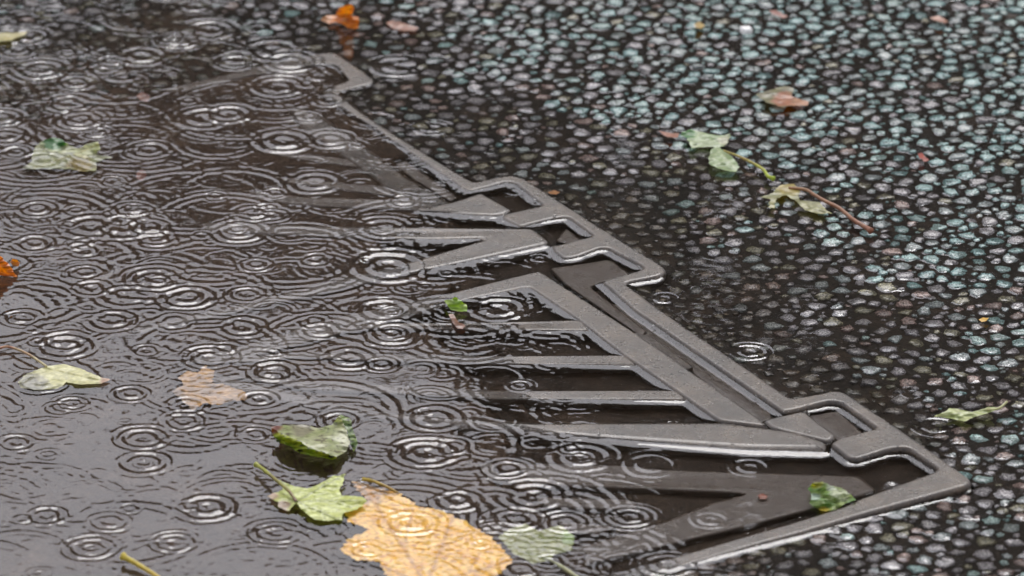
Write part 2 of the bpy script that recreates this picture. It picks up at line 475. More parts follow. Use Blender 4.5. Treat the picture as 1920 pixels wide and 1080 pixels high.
for i, s in enumerate(ST):
    key = (s['v'], s['c'])
    if i in solo:
        hh = s['h'] / s['r']
        if key not in mesh_cache:
            v_, f_, _ = stone_geo(s['v'], 1.0, .75, (0, 0), 0, 0, 0, 0)
            me = bpy.data.meshes.new('stone'); me.from_pydata(v_, [], f_)
            me.polygons.foreach_set('use_smooth', [True] * len(me.polygons))
            me.materials.append(STONE); set_tint(me, np.tile(np.array(PALETTE[s['c']]) * random.uniform(.85, 1.15), (len(v_), 1)))
            mesh_cache[key] = me
        o = bpy.data.objects.new('stone', mesh_cache[key])
        o.location = (s['x'], s['y'], s['top'])
        o.rotation_euler = (s['tilt'][0], s['tilt'][1], s['rz'])
        o.scale = (s['r'], s['r'], s['h'] / .75)
        link(o, road)
    else:
        v_, f_, M = stone_geo(s['v'], s['r'], s['h'], s['tilt'], s['rz'], s['x'], s['y'], s['top'])
        off = len(bv)
        bv += [tuple(M @ Vector(p)) for p in v_]
        bf += [tuple(off + k for k in f) for f in f_]
        k_ = min(1, max(0, (-s['L'] - .0006) / .0026)) * .85  # silt coat on flooded chips, also painting in the water's dimming
        bc += [np.array(PALETTE[s['c']]) * random.uniform(.75, 1.25) * (1 - k_) + np.array((.040, .031, .019)) * random.uniform(.5, 1.6) * k_] * len(v_)
chips = mesh_obj('stone_chippings', bv, bf, STONE, road)
set_tint(chips.data, np.array(bc))
chips['kind'] = 'stuff'

# ------------------------------------------------------------------ drain frame and its hinged triangular grates
drain = link(bpy.data.objects.new('storm_drain', None)); drain.empty_display_size = .05
tag(drain, 'square cast iron drain surround with stepped edge, its left side sunk in the puddle', 'storm drain')
frame = casting('surround', outer, IRON, drain, holes=[hole], depth=.03)
def seat(px, dz, name='seat_ledge'):
    pts = T_(px)
    return casting(name, pts, IRON, drain, depth=.01, dz=dz, mask=False, bev=.0012)
seat([(1030,494),(1106,483),(1144,476),(1184,506),(1106,528),(1215,612),(1200,622),(1060,525)], -.0042)
seat([(1140,560),(1158,556),(1440,752),(1452,772),(1425,782),(1330,715)], -.0062)
seat([(1512,768),(1572,757),(1624,803),(1572,817)], -.0045, 'pocket_piece')
seat([(1040,440),(1062,416),(1092,440),(1078,452)], -.006, 'pocket_piece')  # murky brown shape in the pocket, added as an iron piece
seat([(700,250),(790,310),(860,358),(846,368),(770,322),(690,262)], -.0075)

def empty(name, px):
    x, y = unt(*px)
    o = bpy.data.objects.new(name, None); o.empty_display_size = .02
    return link(o)
def grate(label):
    o = bpy.data.objects.new('drain_grate', None); o.empty_display_size = .02
    link(o)
    return tag(o, label, 'drain grate', 'hinged triangular grates in the storm drain')
g1 = grate('triangular iron grate with four dark water-filled slots, standing highest out of the puddle')
# apex (1010,506); right angle legs along the frame, long side roughly level in the picture
legL = [(1012,506),(1184,617),(1284,686),(1424,783),(1444,800),(1346,788),(1262,729),(1165,663),(1081,598),(991,538),(876,562),(600,640),(420,690),(330,692),(620,600),(847,547),(950,521)]
casting('rim', T_(legL), IRON, g1)
for px in ([(1090,597),(1110,619),(700,618),(560,640),(540,622),(700,606),(900,602)],
           [(1170,663),(1200,683),(900,682),(560,676),(440,690),(420,676),(560,664),(900,665)],
           [(1268,729),(1292,748),(950,748),(560,735),(420,712),(560,716),(930,730)]):
    casting('bar', T_(px), IRON, g1, dz=-.0003, bev=.002)
casting('end_bar', T_([(1352,786),(1446,797),(1500,806),(1552,823),(1556,832),(1552,844),(1400,842),(1100,822),(700,790),(400,742),(330,700),(420,706),(700,770),(1000,787)]), IRON, g1, dz=-.0001, bev=.0058, seg=7)
casting('hinge_lug', T_([(1180,617),(1219,621),(1303,682),(1278,688)]), IRON, g1, dz=-.0022, mask=False, bev=.001)
casting('hinge_lug', T_([(1428,785),(1507,767),(1570,815),(1553,826),(1446,800)]), IRON, g1, dz=-.0005)

g2 = grate('grate sunk just under the water beside the lower right corner of the drain frame')
casting('rim', T_([(1160,862),(1258,869),(1613,878),(1646,906),(1560,932),(1413,971),(1250,1012),(1050,1062),(800,1120),(560,1190),(540,1170),(800,1095),(1050,1028),(1250,965),(1330,932),(1400,913),(1300,909),(1000,900),(700,878),(720,856)]), IRON, g2, dz=-.0052, mask=False)
for px in ([(1190,925),(1200,945),(900,940),(600,915),(600,900),(900,920)], [(1160,975),(1120,992),(900,978),(600,950),(600,934),(900,958)]):
    casting('bar', T_(px), IRON, g2, dz=-.0057, mask=False)

g3 = grate('grate in the upper cell of the drain frame, only its blunt corner above water')
casting('rim', T_([(560,196),(600,212),(769,331),(848,378),(878,392),(860,400),(772,394),(560,388),(300,360),(100,330),(110,318),(300,340),(560,368),(744,371),(700,335),(560,240),(540,210)]), IRON, g3, dz=-.0006, bev=.003)
casting('bar', T_([(770,352),(712,345),(560,335),(300,305),(300,318),(560,348),(730,366)]), IRON, g3, dz=-.0012, mask=False)
casting('bar', T_([(690,300),(560,285),(400,262),(400,276),(560,300),(712,318)]), IRON, g3, dz=-.0012, mask=False)
casting('hinge_lug', T_([(846,378),(902,360),(963,393),(950,402),(930,406),(876,404),(774,395),(800,388)]), IRON, g3, dz=.0003, bev=.003)

g4 = grate('v-shaped grate corner between the two cross bars of the drain frame')
casting('rim', T_([(600,424),(807,425),(1000,427),(1032,451),(1028,459),(876,493),(788,511),(500,580),(250,640),(240,625),(500,560),(760,492),(905,449),(800,452),(600,448),(300,440),(300,420)]), IRON, g4, bev=.0035, dz=.0004)

# ------------------------------------------------------------------ water with rain rings
wx0, wx1, wy0, wy1, dc = -.303, .303, -.342, .412, .0007
nx, ny = int((wx1 - wx0) / dc) + 1, int((wy1 - wy0) / dc) + 1
ax = wx0 + np.arange(nx) * dc; ay = wy0 + np.arange(ny) * dc
WX, WY = np.meshgrid(ax, ay)
H = np.zeros((ny, nx), np.float64)
def window(cx, cy, rad):
    i0, i1 = max(0, int((cx - rad - wx0) / dc)), min(nx, int((cx + rad - wx0) / dc) + 2)
    j0, j1 = max(0, int((cy - rad - wy0) / dc)), min(ny, int((cy + rad - wy0) / dc) + 2)
    return slice(j0, j1), slice(i0, i1)
rings = [(97,22,35),(365,12,35),(335,77,45),(483,52,35),(128,103,25),(265,105,50),(75,130,55),(198,130,35),(440,118,45),(143,155,40),(600,130,25),(573,158,30),
(150,225,55),(10,255,45),(180,250,35),(383,222,55),(402,224,14),(530,265,60),(545,230,25),(413,273,12),(30,285,35),(210,340,30),(205,272,20),(590,343,55),(567,345,18),
(130,175,18),(745,125,60),(208,338,28),(148,362,16),(70,392,40),(143,395,25),(258,392,30),(170,425,60),(130,422,25),(277,426,45),(65,456,42),(155,455,30),(290,523,65),
(295,528,25),(158,511,40),(172,540,40),(475,400,45),(480,402,22),(720,428,60),(718,428,25),(730,500,80),(480,497,35),(838,513,17),(798,538,22),(462,552,40),(825,350,25),
(455,613,50),(600,620,40),(600,620,15),(718,567,28),(738,625,65),(735,625,35),(715,683,38),(485,748,38),(478,747,14),(123,638,45),(275,657,27),(75,717,55),
(245,738,38),(135,757,38),(480,815,38),(30,830,38),(90,853,28),(268,868,55),(270,868,25),(243,955,28),(388,952,62),(388,952,18),(170,1028,60),(172,1030,25),(580,990,20),
(75,1075,30),(1090,858,70),(1088,858,28),(1220,872,62),(800,850,75),(950,880,50),(1000,930,75),(965,975,60),(1060,980,50),(1180,970,55),(1330,975,40),(770,980,60),
(768,980,25),(900,1020,30),(690,1030,40),(1250,1060,60),(1083,350,17),(1245,560,30),(1405,660,45),(1710,738,38),(1755,800,50),(1800,843,40),(1405,876,40),(1620,930,22),
(1560,1010,40),(860,250,14),(810,240,40),(920,283,18),(965,360,25),(935,580,55),(1010,485,22),(1690,555,28),(1075,405,18),(35,598,30),(350,760,50),(640,210,16)]
for _ in range(105):
    v = random.uniform(-20, 1080); u = random.uniform(-20, min(1150, 560 + .62 * v))
    rings.append((u, v, random.choice((16, 22, 28, 34, 42, 50, 60))))
for (u, v, rp) in rings:
    cx, cy = un(u, v)
    Rr = rp * 1.1 / 3750.0 * (1 + (540 - v) / 540 * .10)
    sl = window(cx, cy, Rr * 1.25)
    r_ = np.hypot(WX[sl] - cx, WY[sl] - cy)
    th = np.arctan2(WY[sl] - cy, WX[sl] - cx); ph1, ph2 = random.uniform(0, 6.28), random.uniform(0, 6.28)
    q = r_ / Rr * (1 + .022 * np.sin(2 * th + ph1) + .014 * np.sin(5 * th + ph2))
    n = (1.2 + 1.45 * min(1, rp / 60)) * random.uniform(.8, 1.2)
    p = 1.3
    k = 2 * math.pi * n * p * np.maximum(q, .25) ** (p - 1) / Rr
    env = np.exp(-(q / 1.0) ** 10) * (.35 + .65 * np.clip(q * 1.6, 0, 1))
    slope = random.uniform(.15, .27)
    H[sl] += slope * (.78 + .22 * np.sin(th + ph2) + .16 * np.sin(3 * th + ph1)) / k * env * np.cos(2 * math.pi * n * q ** p + random.uniform(-.5, .5) + 2.6)
# older rings that have spread and crossed
for _ in range(270):
    u, v = random.uniform(-150, 1350), random.uniform(-60, 1150)
    if u > 600 + .72 * v: continue
    cx, cy = un(u, v)
    Rr = random.uniform(.008, .040); lam = random.uniform(.0042, .0078); wd = random.uniform(.0035, .008)
    sl = window(cx, cy, Rr + wd * 2.2)
    r_ = np.hypot(WX[sl] - cx, WY[sl] - cy)
    th = np.arctan2(WY[sl] - cy, WX[sl] - cx); ph1 = random.uniform(0, 6.28)
    k = 2 * math.pi / lam
    slope = random.uniform(.03, .07) * (.7 + .4 * np.sin(th + ph1) + .15 * np.sin(3 * th + 2 * ph1))
    H[sl] += slope / k * np.exp(-((r_ - Rr) / wd) ** 2) * np.cos(k * (r_ - Rr))
for _ in range(800):
    u, v = random.uniform(-150, 1350), random.uniform(-60, 1150)
    if u > 600 + .72 * v: continue
    cx, cy = un(u, v)
    Rr = random.uniform(.003, .016); lam = random.uniform(.003, .0055); wd = random.uniform(.0018, .0045)
    sl = window(cx, cy, Rr + wd * 2.2)
    if H[sl].size == 0: continue
    r_ = np.hypot(WX[sl] - cx, WY[sl] - cy)
    th = np.arctan2(WY[sl] - cy, WX[sl] - cx); ph1 = random.uniform(0, 6.28)
    k = 2 * math.pi / lam
    H[sl] += random.uniform(.02, .075) * (.5 + .5 * np.sin(th + ph1)) / k * np.exp(-((r_ - Rr) / wd) ** 2) * np.cos(k * (r_ - Rr))
chop = np.zeros_like(H)
for _ in range(34):
    lam = random.uniform(.0045, .013); th = random.gauss(math.pi / 2, .7); k = 2 * math.pi / lam
    chop += .0024 / k * np.cos(k * (WX * math.cos(th) + WY * math.sin(th)) + random.uniform(0, 6.28))
patch = .55 + .45 * np.sin(23 * WX + 4 * np.sin(19 * WY)) * np.sin(31 * WY + 1)
px0, py0 = un(120, 930)
H += chop * patch * (1 - .0 * np.exp(-((WX - px0) ** 2 + (WY - py0) ** 2) / .09 ** 2))
lev = stone_level(WX, WY)
fr_in = inside(FRAME_HOLE, WX, WY)
depth = np.where(fr_in, .006, -(lev - .0012))
damp = np.clip(depth / .0035, .06, 1)
PX0 = un(1000, 540)[0]
calm = np.where(fr_in, 1 - .55 * np.clip((WX - WY * -.15 - un(930, 640)[0]) / .05, 0, 1), 1)
H *= damp * calm
# water drawn up against everything that stands out of it
MEN = np.zeros_like(H)
for lp, hs_, dz, zf in IRON_MASKS:
    xs = [p[0] for p in lp]; ys = [p[1] for p in lp]
    i0, i1 = max(0, int((min(xs) - wx0) / dc)), min(nx, int((max(xs) - wx0) / dc) + 2)
    j0, j1 = max(0, int((min(ys) - wy0) / dc)), min(ny, int((max(ys) - wy0) / dc) + 2)
    if i1 <= i0 or j1 <= j0: continue
    sl = (slice(j0, j1), slice(i0, i1))
    m = inside(lp, WX[sl], WY[sl])
    for h_ in hs_: m &= ~inside(h_, WX[sl], WY[sl])
    zt = zf(WX[sl], WY[sl]) + dz
    MEN[sl] = np.maximum(MEN[sl], np.where(m & (zt > 0), np.minimum(zt * .4, .0007), 0))
for s in ST:
    if s['top'] < -.0002: continue
    ang, rad, prof, jit, ctr = VARS[s['v']]
    sl = window(s['x'], s['y'], s['r'] * 1.7)
    if H[sl].size == 0: continue
    dx, dy = WX[sl] - s['x'], WY[sl] - s['y']
    th = (np.arctan2(dy, dx) - s['rz']) % (2 * math.pi)
    rr = np.interp(th, np.concatenate([ang - 2 * math.pi, ang, ang + 2 * math.pi]), np.tile(rad, 3)) * s['r']
    q = np.hypot(dx, dy) / rr
    zt = s['top'] - s['h'] * np.where(q < .9, .09 * q ** 3, .09 + (q - .9) * 2.6)
    MEN[sl] = np.maximum(MEN[sl], np.where((zt > -.0001) & (q < 1), np.minimum(np.maximum(zt, 0) * .5 + .00035 * (1 - q * q), .00048), 0))
d1, d2 = math.exp(-dc / .0014), math.exp(-dc * 1.414 / .0014)
for _ in range(12):
    n_ = MEN.copy()
    n_[1:] = np.maximum(n_[1:], MEN[:-1] * d1); n_[:-1] = np.maximum(n_[:-1], MEN[1:] * d1)
    n_[:, 1:] = np.maximum(n_[:, 1:], MEN[:, :-1] * d1); n_[:, :-1] = np.maximum(n_[:, :-1], MEN[:, 1:] * d1)
    n_[1:, 1:] = np.maximum(n_[1:, 1:], MEN[:-1, :-1] * d2); n_[:-1, :-1] = np.maximum(n_[:-1, :-1], MEN[1:, 1:] * d2)
    n_[1:, :-1] = np.maximum(n_[1:, :-1], MEN[:-1, 1:] * d2); n_[:-1, 1:] = np.maximum(n_[:-1, 1:], MEN[1:, :-1] * d2)
    MEN = n_
for _ in range(5):
    MEN[1:-1] = .25 * MEN[:-2] + .5 * MEN[1:-1] + .25 * MEN[2:]
    MEN[:, 1:-1] = .25 * MEN[:, :-2] + .5 * MEN[:, 1:-1] + .25 * MEN[:, 2:]
H += MEN
edge = np.minimum(np.minimum(WX - wx0, wx1 - WX), np.minimum(WY - wy0, wy1 - WY))
H *= np.clip(edge / .01, 0, 1)
co = np.stack([WX, WY, H], 2).reshape(-1, 3)
quads = grid_quads(nx, ny)
ox = [-2.2, wx0, wx1, 2.2]; oy = [-2.2, wy0, wy1, 2.2]
ov = np.array([(x, y, 0.) for y in oy for x in ox]); base = len(co)
oq = np.array([(base + j * 4 + i, base + j * 4 + i + 1, base + (j + 1) * 4 + i + 1, base + (j + 1) * 4 + i) for j in range(3) for i in range(3) if (i, j) != (1, 1)])
water = big_mesh('puddle_water', np.concatenate([co, ov]), np.concatenate([quads, oq]), WATER)
tag(water, 'rain puddle covered in ripple rings', kind='structure')
def water_z(x, y):
    i, j = int((x - wx0) / dc), int((y - wy0) / dc)
    return float(H[min(max(j, 0), ny - 1), min(max(i, 0), nx - 1)])

# ------------------------------------------------------------------ leaves
def fbm(x, y, s, seed):
    return noise.fractal(Vector((x * s, y * s, seed * 7.31)), 1.0, 2.0, 4)
def dseg(p, a, b):
    a, b, p = Vector(a), Vector(b), Vector(p)
    ab = b - a; t = max(0, min(1, (p - a).dot(ab) / max(ab.length_squared, 1e-12)))
    return (p - a - ab * t).length
ALB = .68
def blade(name, pts, cols, parent=None, veins=(), zdef=.0012, step=.0011, seed=1, wav=.0007, rough_edge=.00045, spots_col=None, vein_col=None, zone=None, spot_amt=.25):
    """A leaf blade from an outline of (u, v[, height in mm]); cols = two pigments mixed by noise."""
    def pr(u, v): return (u / 3750, -v / 3750 / .415)
    pl = [(*pr(p[0], p[1]), (p[2] * 1e-3 if len(p) > 2 else zdef)) for p in pts]
    if area(pl) < 0: pl = pl[::-1]
    dense = []
    n = len(pl)
    for i in range(n):
        a, b = pl[i], pl[(i + 1) % n]
        L = math.dist(a[:2], b[:2]); k = max(1, int(L / step))
        for q in range(k):
            t = q / k
            x, y, z = (a[c] * (1 - t) + b[c] * t for c in range(3))
            if rough_edge:
                j = rough_edge * (1.3 * fbm(x, y, 330, seed) + fbm(x, y, 1100, seed + 3)) * min(1, 4 * t * (1 - t) + .5)
                nxn, nyn = -(b[1] - a[1]) / (L + 1e-9), (b[0] - a[0]) / (L + 1e-9)
                x += nxn * j; y += nyn * j
            dense.append((x, y, z))
    ctrl = np.array(pl)
    P2 = [(d[0], d[1]) for d in dense]
    xs = [p[0] for p in P2]; ys = [p[1] for p in P2]
    gxx, gyy = np.meshgrid(np.arange(min(xs), max(xs), step), np.arange(min(ys), max(ys), step))
    gxx = gxx + rng.uniform(-.2, .2, gxx.shape) * step
    ins = inside(P2, gxx, gyy)
    inner = [(x, y) for x, y in zip(gxx[ins], gyy[ins])]
    vin = [Vector(p) for p in P2 + inner]
    m = len(P2)
    res = delaunay_2d_cdt(vin, [(i, (i + 1) % m) for i in range(m)], [list(range(m))], 1, 1e-7)
    v2, _, faces = res[0], res[1], res[2]
    vp = [(pr(*a), pr(*b), wv) for a, b, wv in veins]
    top = []; cl = []
    for v in v2:
        wgt = 1.0 / ((ctrl[:, 0] - v.x) ** 2 + (ctrl[:, 1] - v.y) ** 2 + 1e-6) ** 1.5
        z = float((wgt * ctrl[:, 2]).sum() / wgt.sum())
        z += wav * fbm(v.x, v.y, 150, seed)
        f = min(1, max(0, .5 + .8 * fbm(v.x, v.y, 130, seed + 1)))
        c = np.array(cols[0]) * (1 - f) + np.array(cols[1]) * f
        for (zu, zv, zr, zc) in (zone or ()):
            zx, zy = pr(zu, zv)
            d = math.hypot(v.x - zx, (v.y - zy) * .6) / (zr / 3750) + .35 * fbm(v.x, v.y, 200, seed + 9)
            a = min(1, max(0, (1.15 - d) / .4))
            c = c * (1 - a) + np.array(zc) * a
        if spots_col is not None and fbm(v.x, v.y, 330, seed + 5) > spot_amt: c = np.array(spots_col)
        for a, b, wv in vp:
            d = dseg((v.x, v.y), a, b)
            if d < wv * .002:
                k = math.exp(-(d / (wv * .001)) ** 2)
                z += .00035 * k
                if vein_col is not None: c = c * (1 - k * .8) + np.array(vein_col) * k * .8
        x, y = un(v.x * 3750, -v.y * 3750 * .415, z)
        top.append((x, y, z)); cl.append(c * ALB)
    nv = len(top)
    faces = [tuple(f) for f in faces]
    fixed = []
    for f in faces:
        a, b, c = (v2[i] for i in f[:3])
        cr = (b.x - a.x) * (c.y - a.y) - (c.x - a.x) * (b.y - a.y)
        f = f if cr > 0 else f[::-1]
        fixed.append(f)
    o = mesh_obj(name, top, fixed, SUNK_LEAF if zdef < 0 else LEAF, parent)
    set_tint(o.data, np.array(cl))
    return o
def stalk(pts, r0, r1, c0, c1, parent=None, name='stalk', knob=0, z=1.6):
    ctrl = []
    for p in pts:
        zz = (p[2] if len(p) > 2 else z) * 1e-3
        ctrl.append(Vector((*un(p[0], p[1], zz), zz)))
    path = []
    for i in range(len(ctrl) - 1):
        a, b, c, d = ctrl[max(i - 1, 0)], ctrl[i], ctrl[i + 1], ctrl[min(i + 2, len(ctrl) - 1)]
        for q in range(6):
            t = q / 6
            path.append(.5 * (2 * b + (c - a) * t + (2 * a - 5 * b + 4 * c - d) * t * t + (3 * b - a - 3 * c + d) * t ** 3))
    path.append(ctrl[-1])
    N = 8; verts, faces, cl = [], [], []
    for i, p in enumerate(path):
        t = i / (len(path) - 1)
        tg = (path[min(i + 1, len(path) - 1)] - path[max(i - 1, 0)]).normalized()
        sd = tg.cross(Vector((0, 0, 1))).normalized(); up = sd.cross(tg)
        r_ = r0 + (r1 - r0) * t + .00012 * noise.noise(p * 300)
        if knob: r_ += knob * math.exp(-((1 - t) / .09) ** 2)
        for k in range(N):
            a = 2 * math.pi * k / N
            verts.append(p + sd * (r_ * math.cos(a)) + up * (r_ * math.sin(a)))
            f = min(1, max(0, t + .35 * noise.noise(p * 220)))
            cl.append((np.array(c0) * (1 - f) + np.array(c1) * f) * ALB)
    for i in range(len(path) - 1):
        for k in range(N):
            k2 = (k + 1) % N
            faces.append((i * N + k, i * N + k2, (i + 1) * N + k2, (i + 1) * N + k))
    faces.append(tuple(range(N))[::-1]); faces.append(tuple((len(path) - 1) * N + k for k in range(N)))
    o = mesh_obj(name, verts, faces, LEAF, parent)
    set_tint(o.data, np.array(cl))
    return o
GL = 'fallen leaves in the puddle and on the stones'
OR1, OR2 = (.62, .20, .012), (.52, .12, .010)
PALE1, PALE2 = (.36, .38, .16), (.46, .46, .25)
def leaf(label, *a, cat='leaf', group=GL, **k):
    return tag(blade('leaf', *a, **k), label, cat, group)

l = leaf('bright orange lobed leaf with one lobe standing up, on stones at the top edge',
     [(601,37,1.5),(613,29,3),(629,29,3),(633,20,7),(638,14,11),(649,9,15),(660,8,16),(663,16,12),(660,30,5),(672,32,5),(672,52,2),(666,55,1),(654,53,1),(643,45,2.5),(629,41,2),(616,45,1)],
     (OR1, OR2), seed=2, veins=[((645,42),(655,10),.6)], vein_col=(.6, .25, .05), zone=[(610,36,14,(.45,.22,.1))])
leaf('flat brownish orange leaf fragment right of the upright orange leaf at the top',
     [(724,42),(737,38),(751,41),(771,47),(785,53),(779,58),(755,58),(735,53)], ((.32,.13,.07),(.26,.14,.10)), seed=3)
leaf('decaying olive leaf with an orange end, lying on teal stones at upper right',
     [(1417,177),(1439,170),(1470,161),(1488,165),(1485,181),(1517,191),(1513,198),(1485,198),(1467,202),(1450,196),(1439,193)],
     ((.16,.15,.05),(.14,.12,.07)), zdef=.0032, seed=4, zone=[(1470,187,22,(.34,.13,.06)),(1505,194,22,(.36,.15,.06))])
l = leaf('pale green two-lobed leaf with a curved yellow-green stalk on the stones',
     [(1276,254,3),(1280,247,4),(1296,242,5),(1314,247,4),(1325,250,4),(1348,254,4),(1369,251,5),(1370,257,4),(1360,272,3),(1350,275,3),(1352,280,3),(1362,284,3),(1376,298,3.4),(1387,314,3),(1380,323,3),(1367,321,3),(1346,316,3),(1330,308,3.5),(1328,296,3.5),(1332,281,3),(1340,276,3),(1330,275,3),(1296,278,3),(1293,268,3.5),(1289,259,3.5)],
     ((.20,.28,.11),(.32,.38,.20)), zdef=.003, seed=5, zone=[(1290,250,17,(.05,.16,.03)),(1360,262,14,(.30,.30,.17))],
     veins=[((1350,262),(1290,272),.5),((1345,280),(1380,318),.6),((1345,285),(1335,300),.4),((1360,300),(1345,310),.4)], vein_col=(.45,.5,.3))
stalk([(1357,283,3),(1380,291,3.4),(1410,305,3.6),(1431,318,3.6),(1440,330,3.4),(1451,335,3.2)], .0006, .0010, (.36,.24,.08), (.40,.50,.04), l, knob=.0005)
leaf('small brick orange leaf sliver touching the pale two-lobed leaf',
     [(1234,245),(1250,248),(1273,250),(1270,258),(1252,257)], ((.34,.15,.09),(.30,.13,.08)), zdef=.003, seed=6)
l = leaf('torn yellowish leaf with a long reddish stalk pointing to the lower right',
     [(1426,369),(1449,362),(1454,353),(1465,346),(1488,345),(1496,352),(1500,358),(1496,368),(1500,376),(1518,377),(1536,379),(1548,392),(1561,400),(1536,401),(1509,394),(1493,378),(1474,366),(1456,372),(1452,391),(1440,388),(1444,373)],
     ((.20,.20,.08),(.30,.28,.12)), zdef=.0028, seed=7, zone=[(1478,350,22,(.32,.25,.06))], veins=[((1500,380),(1555,399),.5)], vein_col=(.4,.4,.2))
stalk([(1479,352,3.2),(1509,355,3.6),(1525,364,3.8),(1545,376,3.8),(1573,390,3.6),(1600,412,3.4),(1623,426,3.2),(1633,433,3)], .0008, .0012, (.34,.19,.09), (.30,.13,.07), l, knob=.0006)
leaf('pale straw leaf tip cut off by the left edge near the top',
     [(-45,60),(0,61),(25,62),(52,59),(45,66),(20,76),(0,78),(-45,82)], ((.46,.40,.18),(.38,.34,.15)), seed=8)
l = leaf('orange leaf curling up out of the water at the left edge',
     [(-45,486,9),(-15,478,13),(0,480,12),(7,487,9),(18,497,6),(25,508,3),(31,519,1.2),(18,518,1),(0,516,1),(-45,514,1)], (OR1,OR2), seed=9, spots_col=(.25,.06,.01), spot_amt=.55)
blade('torn_lobe', [(20,490,3),(23,485,6),(31,486,6),(38,492,3),(32,500,1.5),(23,497,1.5)], (OR1,(.5,.2,.06)), parent=l, seed=10)
l = leaf('pale ragged half-sunk leaf with a green tip in the ripples at the left',
     [(68,275,-.6),(76,267,.3),(100,258,2.5),(118,262,2),(130,275,-.6),(148,279,.2),(164,269,3),(184,266,4),(188,279,2.5),(179,289,-.2),(211,298,-1.8),(181,306,-1),(180,319,.3),(156,323,-.3),(122,320,-1.8),(68,320,-2),(41,319,-1.8),(61,305,-1.8),(60,293,-1.6)],
     (PALE1,(.46,.46,.30)), seed=11, wav=.0009, zone=[(103,266,24,(.04,.13,.03)),(150,310,25,(.36,.28,.10))], veins=[((140,290),(65,318),.7),((140,290),(185,270),.7)], vein_col=(.4,.36,.12))
l = leaf('cream leaf with a thin curved pale stalk floating at the lower left',
     [(76,691,.9),(89,686,1.5),(122,683,1.8),(152,691,1.6),(176,702,1.6),(206,712,1.2),(190,719,1),(152,721,1),(125,716,.6),(108,729,-.3),(76,733,-.6),(41,729,-.7),(33,719,-.6),(49,702,-.2)],
     ((.54,.52,.24),(.60,.57,.29)), seed=12, wav=.0004, zone=[(200,712,14,(.35,.2,.12)),(60,722,30,(.38,.36,.24))], veins=[((90,690),(190,712),.7)], vein_col=(.42,.38,.15))
stalk([(87,687,2),(70,675,2.4),(51,663,2.8),(27,653,2.6),(11,650,2),(-6,655,1.4)], .0006, .0007, (.55,.50,.28), (.30,.06,.03), l)
leaf('sunken orange brown leaf under the ripples left of the dark green leaf',
     [(322,738),(345,728),(335,712),(352,700),(372,704),(384,690),(402,700),(398,722),(430,728),(462,740),(466,754),(436,756),(412,764),(380,760),(362,776),(346,760)],
     ((.50,.26,.07),(.17,.10,.05)), zdef=-.0024, wav=.0004, rough_edge=.0010, seed=13)
l = leaf('tiny bright green leaf at the start of the uppermost grate slot',
     [(834,563,2),(845,562,5),(854,556,7),(863,563,5),(876,573,3),(876,584,1.5),(857,584,1.2),(844,580,1.2)], ((.14,.28,.03),(.30,.40,.08)), seed=14)
leaf('small red-brown leaf scrap just below the tiny green leaf',
     [(841,589),(850,588),(860,603),(873,611),(868,617),(857,616),(848,604)], ((.20,.065,.03),(.10,.04,.025)), zdef=.0012, seed=15)
# dark green leaf with curled edges
l = leaf('dark green leaf with speckled curled-up edges above the pale maple leaf',
     [(508,800,7),(536,797,4),(569,796,3),(596,803,2),(622,797,4),(637,779,9),(650,806,6),(656,830,4),(650,846,2.5),(631,857,5),(606,848,6.5),(580,840,7),(560,826,8),(545,820,8),(530,815,7.5)],
     ((.24,.28,.09),(.44,.44,.26)), seed=16, zone=[(566,806,20,(.26,.24,.15)),(515,800,14,(.16,.05,.03))], spots_col=(.12,.10,.05), spot_amt=.42)  # pale blade tone paints in the sky's reflection on the wet top
blade('curled_edge', [(508,799,7.4),(530,814.5,7.7),(545,819.5,8.2),(560,825.5,8.2),(580,839.5,7.2),(606,847.5,6.7),(632,857,5.2),(624,862,1),(591,856,1.2),(562,851,1.2),(544,837,1.6),(521,829,2),(511,814,4)],
      ((.17,.26,.012),(.42,.44,.02)), parent=l, seed=17, spots_col=(.02,.025,.008), spot_amt=.28, zone=[(513,806,12,(.20,.07,.02))])
blade('curled_edge', [(637,778.5,9.4),(641,778,9.2),(656,784,8),(664,809,5),(671,833,2),(663,849,1),(657,831,4.4),(651,807,6.4)],
      ((.08,.14,.03),(.18,.24,.04)), parent=l, seed=18, spots_col=(.02,.025,.01), spot_amt=.3)
l = leaf('pale green maple leaf lying back-up with a brown stalk in the lower puddle',
     [(524,900,2.5),(536,906,2.5),(553,912,2.2),(576,916,2.2),(591,911,2.4),(609,902,2.8),(624,892,3.2),(634,893,3.2),(647,888,3.6),(644,902,2.6),(636,918,2),(640,929,1.8),(662,930,2.2),(680,932,2.4),(688,938,2.2),(680,949,1.6),(662,957,1.4),(644,962,1.2),(640,976,1),(628,974,1.2),(616,977,1.2),(591,974,1.2),(573,962,1.5),(560,949,2.2),(556,943,2.4),(540,958,1.2),(522,951,1.6),(522,941,1.8),(502,931,1),(514,924,1.2),(530,918,1.6)],
     ((.46,.51,.12),(.54,.58,.19)), seed=19, wav=.0006, zone=[(530,949,17,(.26,.17,.09)),(508,929,12,(.42,.28,.18))],
     veins=[((556,940),(645,890),.7),((556,940),(686,938),.7),((556,940),(636,975),.7),((556,940),(528,903),.6),((556,940),(505,930),.5),((600,915),(622,894),.4),((615,938),(640,930),.4),((600,957),(612,975),.4),((620,938),(660,952),.4)], vein_col=(.24,.26,.10))
stalk([(556,941,3),(546,926,4.2),(538,917,4.6),(513,896,4.6),(491,878,4),(480,871,3.6)], .0007, .0009, (.22,.11,.07), (.36,.40,.04), l, knob=.0006)
